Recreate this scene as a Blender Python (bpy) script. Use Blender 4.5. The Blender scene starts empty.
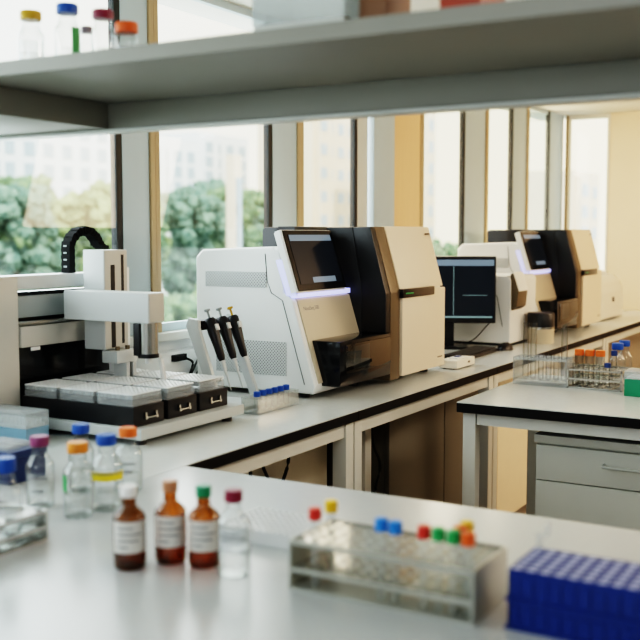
import bpy, bmesh, math, random
from mathutils import Vector, Matrix
random.seed(7)
PI = math.pi
SC = bpy.context.scene
COL = SC.collection

# ------------------------------------------------------------------ materials
def nodes(name):
    m = bpy.data.materials.new(name); m.use_nodes = True
    nt = m.node_tree; nt.nodes.clear()
    out = nt.nodes.new('ShaderNodeOutputMaterial')
    return m, nt, out

def pm(name, col, rough=.45, metal=0., var=.05, scale=14., bump=0., spec=.5, emit=None, es=0., coat=0., stretch=None, trans=0., ior=1.45):
    m, nt, out = nodes(name)
    b = nt.nodes.new('ShaderNodeBsdfPrincipled')
    tc = nt.nodes.new('ShaderNodeTexCoord'); nz = nt.nodes.new('ShaderNodeTexNoise')
    nz.inputs['Scale'].default_value = scale; nz.inputs['Detail'].default_value = 3
    src = tc.outputs['Object']
    if stretch:
        mp = nt.nodes.new('ShaderNodeMapping'); mp.inputs['Scale'].default_value = stretch
        nt.links.new(src, mp.inputs['Vector']); src = mp.outputs['Vector']
    nt.links.new(src, nz.inputs['Vector'])
    mx = nt.nodes.new('ShaderNodeMix'); mx.data_type = 'RGBA'
    lo = [max(0, c*(1-var)) for c in col]; hi = [min(1, c*(1+var)) for c in col]
    mx.inputs[6].default_value = (*lo, 1); mx.inputs[7].default_value = (*hi, 1)
    nt.links.new(nz.outputs['Fac'], mx.inputs[0])
    nt.links.new(mx.outputs[2], b.inputs['Base Color'])
    mr = nt.nodes.new('ShaderNodeMapRange')
    mr.inputs['To Min'].default_value = max(0, rough*.88); mr.inputs['To Max'].default_value = min(1, rough*1.12)
    nt.links.new(nz.outputs['Fac'], mr.inputs['Value']); nt.links.new(mr.outputs['Result'], b.inputs['Roughness'])
    b.inputs['Metallic'].default_value = metal
    b.inputs['Specular IOR Level'].default_value = spec
    b.inputs['IOR'].default_value = ior
    if coat: b.inputs['Coat Weight'].default_value = coat; b.inputs['Coat Roughness'].default_value = .05
    if trans: b.inputs['Transmission Weight'].default_value = trans
    if emit: b.inputs['Emission Color'].default_value = (*emit, 1); b.inputs['Emission Strength'].default_value = es
    if bump:
        bp = nt.nodes.new('ShaderNodeBump'); bp.inputs['Strength'].default_value = bump; bp.inputs['Distance'].default_value = .02
        nt.links.new(nz.outputs['Fac'], bp.inputs['Height']); nt.links.new(bp.outputs['Normal'], b.inputs['Normal'])
    nt.links.new(b.outputs[0], out.inputs[0])
    return m

def thin(name, tint=(.95, .97, .96), edge=(.55, .6, .6), gloss=.10, edge_gloss=.55, rough=.03, diff=0.):
    """thin clear wall: see-through in the middle, denser and shinier at grazing angles"""
    m, nt, out = nodes(name)
    lw = nt.nodes.new('ShaderNodeLayerWeight'); lw.inputs['Blend'].default_value = .35
    nz = nt.nodes.new('ShaderNodeTexNoise'); nz.inputs['Scale'].default_value = 9
    tc = nt.nodes.new('ShaderNodeTexCoord'); nt.links.new(tc.outputs['Object'], nz.inputs['Vector'])
    mx = nt.nodes.new('ShaderNodeMix'); mx.data_type = 'RGBA'
    mx.inputs[6].default_value = (*tint, 1); mx.inputs[7].default_value = (*edge, 1)
    nt.links.new(lw.outputs['Facing'], mx.inputs[0])
    tr = nt.nodes.new('ShaderNodeBsdfTransparent'); nt.links.new(mx.outputs[2], tr.inputs['Color'])
    gl = nt.nodes.new('ShaderNodeBsdfGlossy')
    mr2 = nt.nodes.new('ShaderNodeMapRange'); mr2.inputs['To Min'].default_value = rough*.7; mr2.inputs['To Max'].default_value = rough*1.3
    nt.links.new(nz.outputs['Fac'], mr2.inputs['Value']); nt.links.new(mr2.outputs['Result'], gl.inputs['Roughness'])
    mr = nt.nodes.new('ShaderNodeMapRange'); mr.inputs['To Min'].default_value = gloss; mr.inputs['To Max'].default_value = edge_gloss
    pw = nt.nodes.new('ShaderNodeMath'); pw.operation = 'POWER'; pw.inputs[1].default_value = 2.0
    nt.links.new(lw.outputs['Facing'], pw.inputs[0]); nt.links.new(pw.outputs[0], mr.inputs['Value'])
    ms = nt.nodes.new('ShaderNodeMixShader'); nt.links.new(mr.outputs['Result'], ms.inputs[0])
    nt.links.new(tr.outputs[0], ms.inputs[1]); nt.links.new(gl.outputs[0], ms.inputs[2])
    last = ms
    if diff:
        df = nt.nodes.new('ShaderNodeBsdfDiffuse'); df.inputs['Color'].default_value = (*tint, 1)
        m2 = nt.nodes.new('ShaderNodeMixShader'); m2.inputs[0].default_value = diff
        nt.links.new(ms.outputs[0], m2.inputs[1]); nt.links.new(df.outputs[0], m2.inputs[2]); last = m2
    nt.links.new(last.outputs[0], out.inputs[0])
    return m

def perforated(name, base, hole, scale):
    """white sheet with a punched dot grid (object space)"""
    m, nt, out = nodes(name)
    b = nt.nodes.new('ShaderNodeBsdfPrincipled'); b.inputs['Roughness'].default_value = .45
    tc = nt.nodes.new('ShaderNodeTexCoord'); mp = nt.nodes.new('ShaderNodeMapping')
    mp.inputs['Scale'].default_value = (scale,)*3; mp.inputs['Rotation'].default_value = (PI/4, 0, 0)
    nt.links.new(tc.outputs['Object'], mp.inputs['Vector'])
    sp = nt.nodes.new('ShaderNodeSeparateXYZ'); nt.links.new(mp.outputs['Vector'], sp.inputs[0])
    sq = []
    for ax in ('Y', 'Z'):
        f = nt.nodes.new('ShaderNodeMath'); f.operation = 'FRACT'; nt.links.new(sp.outputs[ax], f.inputs[0])
        s = nt.nodes.new('ShaderNodeMath'); s.operation = 'SUBTRACT'; s.inputs[1].default_value = .5; nt.links.new(f.outputs[0], s.inputs[0])
        p = nt.nodes.new('ShaderNodeMath'); p.operation = 'MULTIPLY'; nt.links.new(s.outputs[0], p.inputs[0]); nt.links.new(s.outputs[0], p.inputs[1]); sq.append(p)
    ad = nt.nodes.new('ShaderNodeMath'); nt.links.new(sq[0].outputs[0], ad.inputs[0]); nt.links.new(sq[1].outputs[0], ad.inputs[1])
    lt = nt.nodes.new('ShaderNodeMath'); lt.operation = 'LESS_THAN'; lt.inputs[1].default_value = .10; nt.links.new(ad.outputs[0], lt.inputs[0])
    mx = nt.nodes.new('ShaderNodeMix'); mx.data_type = 'RGBA'; mx.inputs[6].default_value = (*base, 1); mx.inputs[7].default_value = (*hole, 1)
    nt.links.new(lt.outputs[0], mx.inputs[0]); nt.links.new(mx.outputs[2], b.inputs['Base Color'])
    nt.links.new(b.outputs[0], out.inputs[0])
    return m

def foliage(name, c1, c2, scale):
    m, nt, out = nodes(name)
    b = nt.nodes.new('ShaderNodeBsdfPrincipled'); b.inputs['Roughness'].default_value = .8
    tc = nt.nodes.new('ShaderNodeTexCoord'); nz = nt.nodes.new('ShaderNodeTexNoise'); nz.inputs['Scale'].default_value = scale; nz.inputs['Detail'].default_value = 5
    nt.links.new(tc.outputs['Object'], nz.inputs['Vector'])
    cr = nt.nodes.new('ShaderNodeValToRGB'); cr.color_ramp.elements[0].position = .38; cr.color_ramp.elements[1].position = .62
    cr.color_ramp.elements[0].color = (*c1, 1); cr.color_ramp.elements[1].color = (*c2, 1)
    nt.links.new(nz.outputs['Fac'], cr.inputs[0]); nt.links.new(cr.outputs[0], b.inputs['Base Color'])
    nt.links.new(b.outputs[0], out.inputs[0])
    return m

M = {}
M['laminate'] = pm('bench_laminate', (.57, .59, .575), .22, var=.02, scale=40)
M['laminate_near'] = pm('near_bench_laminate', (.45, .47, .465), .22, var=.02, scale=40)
M['wellplate'] = thin('milky_plate', (.95, .96, .96), (.78, .80, .80), .08, .4, .10, diff=.5)
M['edge'] = pm('black_edge', (.010, .010, .010), .6, var=.2, spec=.2)
M['frame'] = pm('powder_grey', (.60, .60, .56), .5, var=.03)
M['frame_dark'] = pm('dark_grey', (.36, .37, .34), .55, var=.04)  # darker grey for the drawer handles and the foot plate
M['drawer'] = pm('drawer_grey', (.50, .505, .46), .42, var=.03)
M['wall'] = pm('wall_paint', (.76, .77, .76), .7, var=.03, scale=6)
M['wall_warm'] = pm('end_wall_warm_lit', (.86, .70, .52), .7, var=.03, scale=4)  # golden light on the end wall tinted into its colour
M['ceil'] = pm('ceiling_paint', (.78, .75, .70), .8, var=.03)
M['floor'] = pm('vinyl_floor', (.34, .30, .25), .4, var=.12, scale=5)
M['mullion'] = pm('mullion_grey', (.44, .53, .57), .5, var=.03)
M['wood'] = pm('wood_tan', (.40, .30, .18), .45, var=.14, scale=6, stretch=(14, 14, .6))
M['timber'] = pm('timber_warm_lit', (.80, .54, .31), .45, var=.08, scale=5, stretch=(16, 16, .4))  # lit copy of the wood, golden light mixed into the tone
M['backing'] = pm('bench_backing', (.80, .75, .62), .6, var=.03)
M['gasket'] = pm('gasket_dark', (.018, .02, .02), .5, var=.1)
M['pane'] = thin('window_glass', (.97, .985, .98), (.85, .9, .9), .03, .25, .01)
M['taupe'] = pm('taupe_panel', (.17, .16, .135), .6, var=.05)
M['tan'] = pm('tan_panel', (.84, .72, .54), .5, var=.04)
M['shelf'] = pm('shelf_grey', (.26, .255, .225), .45, var=.04, scale=8)
M['shelf_pale'] = pm('shelf_lip', (.58, .60, .57), .4, var=.03)
M['white'] = pm('white_plastic', (.80, .81, .80), .38, var=.02)
M['offwhite'] = pm('warm_white_plastic', (.80, .76, .68), .4, var=.02)
M['beige'] = pm('beige_panel', (.54, .47, .36), .42, var=.03)
M['warm_tint_door'] = pm('warm_tint_door', (.78, .67, .535), .42, var=.02)  # white doors coloured beige for the warm light on them
M['bronze'] = pm('bronze_trim', (.14, .108, .07), .38, metal=.3, var=.06)
M['black'] = pm('black_plastic', (.012, .012, .014), .35, var=.2)
M['blackgloss'] = pm('black_gloss', (.010, .011, .013), .10, var=.2)
M['smoke'] = thin('smoked_window', (.35, .36, .36), (.1, .1, .1), .10, .6, .04)
M['seam'] = pm('seam_grey', (.10, .11, .11), .6, var=.1)
M['led'] = pm('blue_led', (.5, .52, .9), .4, emit=(.42, .46, 1.), es=1.3)
M['glow_spill'] = pm('blue_glow', (.5, .52, .8), .4, emit=(.40, .43, .95), es=.9)
M['screen'] = pm('screen_dark', (.012, .016, .024), .12, var=.3, scale=4, emit=(.03, .04, .06), es=.12)
M['screenbar'] = pm('screen_bar', (.12, .16, .20), .2, emit=(.25, .34, .45), es=.35)
M['screenline'] = pm('screen_line', (.2, .3, .32), .2, emit=(.4, .6, .65), es=.22)
M['mesh'] = perforated('perforated_vent', (.60, .62, .62), (.20, .21, .21), 120)
M['alu'] = pm('handler_grey', (.50, .52, .51), .42, var=.03)
M['alu_d'] = pm('handler_mid_grey', (.30, .33, .33), .42, var=.04)
M['alu_l'] = pm('handler_light', (.56, .58, .575), .38, var=.02)
M['handler_warm'] = pm('handler_face', (.52, .50, .455), .42, var=.03)
M['metal'] = pm('steel', (.50, .50, .48), .22, metal=1., var=.08)
M['tubeglass'] = thin('tube_glass', (.97, .975, .97), (.38, .40, .39), .08, .6, .02)
M['chain'] = pm('chain_black', (.010, .010, .010), .7, var=.2, spec=.2)
M['plate'] = thin('clear_plate', (.93, .95, .96), (.72, .75, .76), .08, .4, .10, diff=.18)
M['tip'] = pm('pipette_tips', (.78, .80, .80), .35, var=.06, scale=60)
M['glass'] = thin('clear_glass', (.985, .99, .988), (.66, .70, .70), .07, .6, .02)
M['acrylic'] = thin('clear_acrylic', (.965, .975, .97), (.74, .77, .76), .09, .5, .05, diff=.06)
M['rackgrey'] = thin('grey_acrylic', (.78, .79, .75), (.42, .43, .40), .16, .5, .10, diff=.14)
M['rackend'] = pm('rack_end_grey', (.42, .43, .39), .3, metal=.4, var=.1)
M['liquid'] = thin('clear_liquid', (.97, .975, .97), (.84, .86, .85), .05, .4, .02)
M['amber'] = thin('amber_glass', (.58, .30, .065), (.20, .080, .014), .06, .40, .03, diff=.03)
M['amberliq'] = thin('amber_liquid', (.68, .46, .20), (.42, .22, .07), .02, .2, .05)
M['label'] = pm('paper_label', (.66, .64, .60), .6, var=.04)
M['ink'] = pm('label_ink', (.16, .16, .18), .6, var=.2)
M['labyellow'] = pm('yellow_label', (.80, .62, .03), .5, var=.05)
M['labgreen'] = pm('green_label', (.05, .30, .09), .5, var=.05)
for n, c in dict(blue=(.016, .085, .36), navy=(.02, .05, .18), orange=(.72, .16, .03), amberc=(.66, .23, .03), purple=(.23, .055, .14), white=(.80, .78, .76),
                 brown=(.42, .20, .11), green=(.015, .21, .10), maroon=(.20, .018, .045), red=(.58, .045, .03), yellow=(.80, .48, .02), mustard=(.55, .33, .03),
                 sky=(.02, .20, .62), tgreen=(.02, .30, .09), rorange=(.72, .12, .02), greycap=(.22, .18, .20)).items():
    M['cap_'+n] = pm('cap_'+n, c, .42, var=.05)
M['rackblue'] = pm('rack_blue', (.005, .030, .19), .42, var=.08)
M['navybox'] = pm('navy_box', (.010, .028, .10), .42, var=.08)
M['well'] = pm('well_pale', (.46, .50, .72), .5, var=.06)
M['boxblue'] = pm('box_blue', (.20, .33, .43), .4, var=.05)
M['boxgreen'] = pm('box_green', (.012, .22, .12), .4, var=.05)
M['frost'] = thin('frosted_lid', (.92, .95, .96), (.70, .74, .75), .10, .4, .10, diff=.22)
M['cable'] = pm('black_cable', (.012, .012, .012), .45, var=.1)
M['hose'] = pm('white_hose', (.72, .72, .70), .4, var=.03)
M['keys'] = pm('key_grey', (.05, .045, .04), .5, var=.2)
M['redbox'] = pm('red_brown_box', (.35, .06, .03), .5, var=.08)
M['brownbox'] = pm('brown_box', (.20, .10, .05), .5, var=.1)
M['bldg'] = pm('building_white', (.80, .81, .82), .8, var=.05, scale=.2)
M['bldg_tan'] = pm('building_tan', (.80, .66, .52), .8, var=.06, scale=.2)  # kept pale: haze over the distant buildings mixed into the colour
M['bldg_win'] = pm('building_window', (.42, .50, .56), .3, var=.15, scale=.3)
M['bark'] = pm('bark', (.22, .17, .12), .9, var=.2)
M['leafA'] = foliage('leaves_mid', (.10, .165, .10), (.25, .33, .18), 2.2)  # leaf tones washed pale, standing in for outdoor haze
M['leafB'] = foliage('leaves_yellow', (.13, .19, .09), (.30, .36, .17), 2.2)
M['leafC'] = foliage('leaves_blue', (.09, .165, .13), (.21, .29, .22), 2.2)
M['lawn'] = pm('pale_ground', (.16, .22, .15), .9, var=.3, scale=.3)
M['parapet'] = pm('pale_parapet', (.62, .68, .66), .7, var=.06, scale=1)

# ------------------------------------------------------------------ mesh builder
class MB:
    def __init__(s): s.bm = bmesh.new()
    def box(s, x0, x1, y0, y1, z0, z1, bev=0., seg=2):
        b = bmesh.new()
        bmesh.ops.create_cube(b, size=1)
        for v in b.verts:
            v.co = Vector(((x0+x1)/2+v.co.x*(x1-x0), (y0+y1)/2+v.co.y*(y1-y0), (z0+z1)/2+v.co.z*(z1-z0)))
        if bev: bmesh.ops.bevel(b, geom=b.edges[:], offset=bev, segments=seg, profile=.7, affect='EDGES')
        return s.join(b)
    def join(s, b, mat=None):
        if mat is not None: bmesh.ops.transform(b, matrix=mat, verts=b.verts)
        me = bpy.data.meshes.new('t'); b.to_mesh(me); b.free(); s.bm.from_mesh(me); bpy.data.meshes.remove(me)
        return s
    def cyl(s, c, r, h, seg=20, axis='Z', r2=None):
        b = bmesh.new()
        bmesh.ops.create_cone(b, cap_ends=True, segments=seg, radius1=r, radius2=r if r2 is None else r2, depth=h)
        R = {'Z': Matrix(), 'X': Matrix.Rotation(PI/2, 4, 'Y'), 'Y': Matrix.Rotation(-PI/2, 4, 'X')}[axis]
        d = {'Z': (0, 0, h/2), 'X': (h/2, 0, 0), 'Y': (0, h/2, 0)}[axis]
        return s.join(b, Matrix.Translation(Vector(c)+Vector(d)) @ R)
    def lathe(s, prof, c=(0, 0, 0), seg=24, a0=0., a1=2*PI, mat=None):
        b = bmesh.new(); full = abs(a1-a0-2*PI) < 1e-6; n = seg if full else seg+1
        rings = []
        for r, z in prof:
            if r < 1e-7: rings.append([b.verts.new((c[0], c[1], c[2]+z))]); continue
            rings.append([b.verts.new((c[0]+r*math.cos(a0+(a1-a0)*i/seg), c[1]+r*math.sin(a0+(a1-a0)*i/seg), c[2]+z)) for i in range(n)])
        for A, B in zip(rings, rings[1:]):
            for i in range(seg):
                j = (i+1) % n
                f = [A[0] if len(A) == 1 else A[i], A[0] if len(A) == 1 else A[j], B[0] if len(B) == 1 else B[j], B[0] if len(B) == 1 else B[i]]
                u = []
                for v in f:
                    if v not in u: u.append(v)
                if len(u) > 2: b.faces.new(u)
        return s.join(b, mat)
    def prism(s, prof, a0, a1, axis='X', bev=0., seg=2):
        """prof: list of (p,q). axis X -> (y,z), Y -> (x,z), Z -> (x,y)"""
        b = bmesh.new()
        def P(a, p, q): return {'X': (a, p, q), 'Y': (p, a, q), 'Z': (p, q, a)}[axis]
        A = [b.verts.new(P(a0, *pq)) for pq in prof]; B = [b.verts.new(P(a1, *pq)) for pq in prof]
        b.faces.new(A); b.faces.new(B[::-1]); n = len(prof)
        for i in range(n): b.faces.new((A[i], B[i], B[(i+1) % n], A[(i+1) % n]))
        bmesh.ops.recalc_face_normals(b, faces=b.faces)
        if bev: bmesh.ops.bevel(b, geom=b.edges[:], offset=bev, segments=seg, profile=.7, affect='EDGES')
        return s.join(b)
    def tube(s, pts, r, seg=8):
        pts = [Vector(p) for p in pts]; b = bmesh.new(); rings = []
        for i, p in enumerate(pts):
            t = (pts[min(i+1, len(pts)-1)]-pts[max(i-1, 0)]).normalized()
            a = Vector((0, 0, 1)) if abs(t.z) < .9 else Vector((1, 0, 0))
            u = t.cross(a).normalized(); w = t.cross(u).normalized()
            rings.append([b.verts.new(p+(u*math.cos(2*PI*k/seg)+w*math.sin(2*PI*k/seg))*r) for k in range(seg)])
        for A, B in zip(rings, rings[1:]):
            for k in range(seg): b.faces.new((A[k], A[(k+1) % seg], B[(k+1) % seg], B[k]))
        b.faces.new(rings[0]); b.faces.new(rings[-1][::-1])
        bmesh.ops.recalc_face_normals(b, faces=b.faces)
        return s.join(b)
    def holed(s, x0, x1, y0, y1, z0, z1, nx, ny, r, seg=12):
        """plate with an nx x ny grid of round holes"""
        b = bmesh.new(); px = (x1-x0)/nx; py = (y1-y0)/ny
        for i in range(nx):
            for j in range(ny):
                cx = x0+px*(i+.5); cy = y0+py*(j+.5); V = {}
                for z in (z0, z1):
                    o, n = [], []
                    for k in range(seg):
                        a = 2*PI*(k+.5)/seg; c, q = math.cos(a), math.sin(a); t = min(px/2/max(abs(c), 1e-6), py/2/max(abs(q), 1e-6))
                        o.append(b.verts.new((cx+c*t, cy+q*t, z))); n.append(b.verts.new((cx+c*r, cy+q*r, z)))
                    V[z] = (o, n)
                    for k in range(seg):
                        l = (k+1) % seg; b.faces.new((o[k], o[l], n[l], n[k]))
                for k in range(seg):
                    l = (k+1) % seg; b.faces.new((V[z0][1][k], V[z0][1][l], V[z1][1][l], V[z1][1][k]))
        for (a, q, e, f) in ((x0, x0, y0, y1), (x1, x1, y0, y1), (x0, x1, y0, y0), (x0, x1, y1, y1)):
            b.faces.new([b.verts.new(p) for p in ((a, e, z0), (q, f, z0), (q, f, z1), (a, e, z1))])
        # corners of every cell left open by the round fan
        return s.join(b)
    def build(s, name, mat, parent=None, local=False, flat=False):
        me = bpy.data.meshes.new(name)
        if not flat:
            for f in s.bm.faces: f.smooth = True
        s.bm.to_mesh(me); s.bm.free()
        if not flat: me.set_sharp_from_angle(angle=math.radians(38))
        me.materials.append(mat)
        o = bpy.data.objects.new(name, me); COL.objects.link(o)
        if parent is not None:
            o.parent = parent
            if not local: me.transform(wm(parent).inverted())
        return o

def wm(o):
    m = Matrix.Identity(4)
    while o is not None:
        m = (Matrix.Translation(o.location) @ o.rotation_euler.to_matrix().to_4x4()) @ m; o = o.parent
    return m
def tag(o, label, cat, group=None, kind=None):
    o['label'] = label; o['category'] = cat
    if group: o['group'] = group
    if kind: o['kind'] = kind
    return o
def thing(name, label, cat, loc=(0, 0, 0), rz=0., group=None):
    o = bpy.data.objects.new(name, None); COL.objects.link(o); o.empty_display_size = .05
    o.location = loc; o.rotation_euler = (0, 0, rz)
    return tag(o, label, cat, group)
def single(o, loc, label, cat, group=None):
    o.data.transform(Matrix.Translation(-Vector(loc))); o.location = loc
    return tag(o, label, cat, group)
def struct(name, mb, mat, parent=None):
    o = mb.build(name, mat, parent)
    if parent is None: o['kind'] = 'structure'
    return o
def dup(root, loc, label=None, rz=None, group=None):
    r = root.copy(); COL.objects.link(r); r.location = loc
    if rz is not None: r.rotation_euler = (0, 0, rz)
    if label: r['label'] = label
    if group: r['group'] = group
    for ch in list(root.children):
        c = ch.copy(); COL.objects.link(c); c.parent = r
        for g in list(ch.children):
            d = g.copy(); COL.objects.link(d); d.parent = c
    return r
def text(name, body, size, loc, rot, mat, parent, extrude=.0003):
    cu = bpy.data.curves.new(name, 'FONT'); cu.body = body; cu.size = size; cu.extrude = extrude
    cu.materials.append(mat)
    tmp = bpy.data.objects.new(name, cu); COL.objects.link(tmp)
    bpy.context.view_layer.update()
    me = bpy.data.meshes.new_from_object(tmp.evaluated_get(bpy.context.evaluated_depsgraph_get())); bpy.data.objects.remove(tmp)
    o = bpy.data.objects.new(name, me); COL.objects.link(o); o.parent = parent
    inv = wm(parent).inverted(); o.location = inv @ Vector(loc); o.rotation_euler = rot
    return o

def B(x0, x1, y0, y1, z0, z1, bev=0., seg=2): return MB().box(x0, x1, y0, y1, z0, z1, bev, seg)

ZB = .9          # bench height
WY = 2.34        # inner face of the window wall
WX = 7.68        # inner face of the end wall
ZC = 2.36        # window head / ceiling
ZS = 1.11        # window sill
RX0, RY0 = -2.6, -4.2

# ------------------------------------------------------------------ room shell
struct('floor', B(RX0-.1, WX+.1, RY0-.1, WY+.1, -.1, 0), M['floor'])
struct('ceiling', B(RX0-.1, WX+.25, RY0-.1, WY+.25, ZC, ZC+.12), M['ceil'])
struct('wall_camera_left', B(RX0-.1, RX0, RY0, WY, 0, ZC), M['wall'])
struct('wall_back', B(RX0, WX, RY0-.1, RY0, 0, ZC), M['wall'])
struct('wall_window', B(RX0, WX, WY, WY+.14, 0, ZS-.03), M['wall'])
struct('wall_end', B(WX, WX+.14, RY0, 1.975, 0, ZC).box(WX, WX+.14, 1.975, WY+.14, 0, ZS-.03), M['wall_warm'])
struct('trim_sill', B(RX0, WX, WY-.05, WY+.13, ZS-.03, ZS, .004), M['shelf_pale'])
struct('trim_cable_duct', MB().prism([(WY, ZS-.18), (WY-.045, ZS-.165), (WY-.035, ZS-.075), (WY, ZS-.07)], 1.9, 5.2), M['white'])
# windows: (glass x0, glass x1, frame tan x0)
WIN = [(-1.2, .1), (.35, 1.25), (1.48, 2.635), (2.86, 3.575), (3.85, 4.33), (5.12, 5.69), (6.10, 6.53), (6.88, 7.32)]
prev = RX0
for i, (a, b) in enumerate(WIN):
    nxt = WIN[i+1][0] if i+1 < len(WIN) else WX
    w = struct('window_%d' % (i+1), B(a-.055, a-.030, WY-.022, WY+.014, ZS, ZC, .003).box(a-.029, a-.026, WY-.008, WY+.012, ZS, ZC).box(a-.025, a, WY-.018, WY+.014, ZS, ZC, .003), M['wood'])
    MB().box(a, b, WY-.009, WY-.004, ZS+.03, ZC-.03).build('pane', M['pane'], w)
    MB().box(b, b+.03, WY-.012, WY+.014, ZS, ZC, .003).build('gasket_frame', M['gasket'], w)
    MB().box(a, b, WY-.006, WY+.02, ZS, ZS+.03, .003).build('bottom_rail', M['mullion'], w)
    MB().box(a, b, WY-.006, WY+.02, ZC-.03, ZC, .003).build('top_rail', M['mullion'], w)
    x0 = b+.03; x1 = nxt-.055
    if i == 4:      # narrow grey pilaster, then a broad timber panel
        MB().box(4.361, 4.47, WY-.01, WY+.012, ZS, ZC, .004).build('pale_stile', M['shelf_pale'], w)
        struct('trim_mullion_%d' % (i+1), B(4.50, 4.73, WY-.03, WY+.012, ZS, ZC, .004), M['mullion'])
        struct('trim_timber_panel', B(4.74, 5.064, WY-.02, WY+.1, ZS, ZC, .004), M['timber'])
        continue
    struct('trim_mullion_%d' % (i+1), B(x0, x1 if i+1 < len(WIN) else WX-.0, WY-.014, WY+.012, ZS, ZC, .004), M['mullion'])
struct('trim_mullion_left', B(RX0, WIN[0][0]-.056, WY-.03, WY+.1, ZS, ZC), M['mullion'])
w = struct('window_9', B(WX-.01, WX+.07, 2.285, WY-.031, ZS, ZC, .003), M['wood'])
MB().box(WX+.004, WX+.01, 1.995, 2.285, ZS, ZC-.03).build('pane', M['pane'], w)
MB().box(WX-.005, WX+.07, 1.976, 1.995, ZS, ZC).box(WX, WX+.07, 1.995, 2.285, ZC-.03, ZC-.001).build('window_frame', M['offwhite'], w)

# ------------------------------------------------------------------ outside
struct('ground', B(-120, 260, 4, 260, -12.2, -12), M['lawn'])
def tree(x, y, zc, rw, rh, mat, label, seed):
    rnd = random.Random(seed)
    t = thing('broadleaf_tree', label, 'tree', (x, y, -12), 0, 'trees outside the windows')
    mb = MB()
    for k in range(150):
        a = rnd.uniform(0, 2*PI); q = rnd.uniform(0, 1)**.5; h = rnd.uniform(-1, 1)
        rr = rw*q*math.sqrt(max(.05, 1-h*h*.8)); b = bmesh.new()
        bmesh.ops.create_icosphere(b, subdivisions=2, radius=rnd.uniform(.13, .27)*rw*.8)
        for v in b.verts: v.co *= rnd.uniform(.6, 1.25)
        mb.join(b, Matrix.Translation((x+rr*math.cos(a), y+rr*math.sin(a), zc+h*rh)))
    mb.build('crown', mat, t, flat=True)
    MB().cyl((x, y, -12), .35, zc+12, 10, r2=.2).build('trunk', M['bark'], t)
    return t
TR = [(29.5, 38, -.6, 2.5, 3.6, 'leafA', 'mid green tree at the left edge of the first window'),
      (34.6, 37, .1, 2.4, 3.4, 'leafC', 'blue green tree left of the cable chain in the first window'),
      (39.3, 37, -.2, 2.3, 3.6, 'leafB', 'yellow green tree over the robot column in the first window'),
      (44.0, 38, .7, 2.3, 3.6, 'leafA', 'taller mid green tree hidden partly by the first grey mullion'),
      (48.8, 37, .0, 2.4, 3.6, 'leafC', 'blue green tree at the left of the second window'),
      (53.6, 38, .6, 2.3, 3.6, 'leafA', 'mid green tree in the middle of the second window'),
      (58.4, 38, -.2, 2.3, 3.2, 'leafC', 'blue green tree at the right of the second window'),
      (24.2, 27, -4.2, 2.3, 2.8, 'leafC', 'low blue green shrub tree nearest the robot frame'),
      (29.0, 27, -4.0, 2.3, 2.9, 'leafB', 'low yellow green shrub tree behind the robot column'),
      (33.8, 27, -4.2, 2.3, 2.9, 'leafA', 'low mid green shrub tree at the left of the second window sill'),
      (38.6, 27, -3.6, 2.3, 3.2, 'leafB', 'low yellow green shrub tree beside the sequencer housing'),
      (37.0, 47.5, .4, 3.6, 3.6, 'leafC', 'pale blue green tree behind the front row, left in the first window'),
      (45.0, 47.5, .9, 3.6, 3.6, 'leafA', 'pale green tree behind the front row, right in the first window'),
      (53.5, 47.5, 1.0, 3.8, 3.6, 'leafB', 'pale yellow tree behind the front row at the first mullion'),
      (62.5, 47.5, 1.2, 3.8, 3.8, 'leafC', 'pale blue green tree behind the front row in the second window'),
      (71.0, 47.5, .9, 3.8, 3.8, 'leafA', 'pale green tree behind the front row at the right of the second window'),
      (63.0, 37, -2.6, 2.2, 2.6, 'leafB', 'yellow green tree seen through the narrow third window'),
      (86.0, 37, -2.2, 2.6, 2.8, 'leafA', 'hazy tree low in the fourth window'),
      (99.0, 37, -2.6, 2.6, 2.8, 'leafB', 'hazy tree low in the fifth window'),
      (112.0, 37, -2.6, 2.6, 2.8, 'leafC', 'hazy tree low in the sixth window')]
for i, (x, y, zc, rw, rh, m, l) in enumerate(TR): tree(x, y, zc, rw, rh, M[m], l, 100+i)
def building(x, y, w, d, z1, mat, label, nx, nz, zlo, band=None):
    t = thing('apartment_building', label, 'building', (x, y, -12), 0, 'buildings outside the windows')
    mb = MB().box(x-w/2, x+w/2, y, y+d, -12, z1)
    if w > 4: mb.box(x-w/2+1, x-w/2+w*.3, y-1.2, y, -12, z1-1)
    mb.build('wall', mat, t)
    src = None
    for i in range(nx):
        for j in range(nz):
            px = x-w/2+w*(i+.5)/nx; pz = zlo+(z1-1.5-zlo)*(j+.5)/nz
            yy = y-1.2 if w > 4 and x-w/2+1 < px-.6 and px+.6 < x-w/2+w*.3 else y
            if src is None:
                src = MB().box(-w/nx*.26, w/nx*.26, -.12, .05, -1.0, 1.0).build('window', M['bldg_win'], t, local=True); o = src
            else:
                o = src.copy(); COL.objects.link(o)
            o.location = (px-x, yy-y, pz+12)
    return t
building(108, 110, 38, 14, 23, M['bldg'], 'white high-rise block above the trees in the first window', 10, 6, 3)
building(141, 112, 15, 14, 18, M['bldg'], 'white apartment block at the left of the second window', 4, 5, 3)
building(165, 118, 17, 14, 21, M['bldg'], 'white apartment block farther right in the second window', 4, 6, 3)
building(43.9, 30.5, .7, .5, 5.6, M['bldg_tan'], 'narrow tan block imitating a room reflection in the second window', 1, 3, 0)  # reflection of the interior in the glass, built as a block outside
building(169, 95, 17, 12, 25, M['bldg_tan'], 'peach block filling the narrow third window', 4, 5, 2)
building(164, 74, 8, 10, 24, M['bldg_tan'], 'tan brick block seen in the fourth window', 2, 6, 0)
building(172, 48, 16, 10, 12, M['bldg_tan'], 'low tan building far beyond the end wall window', 3, 3, 0)

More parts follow.
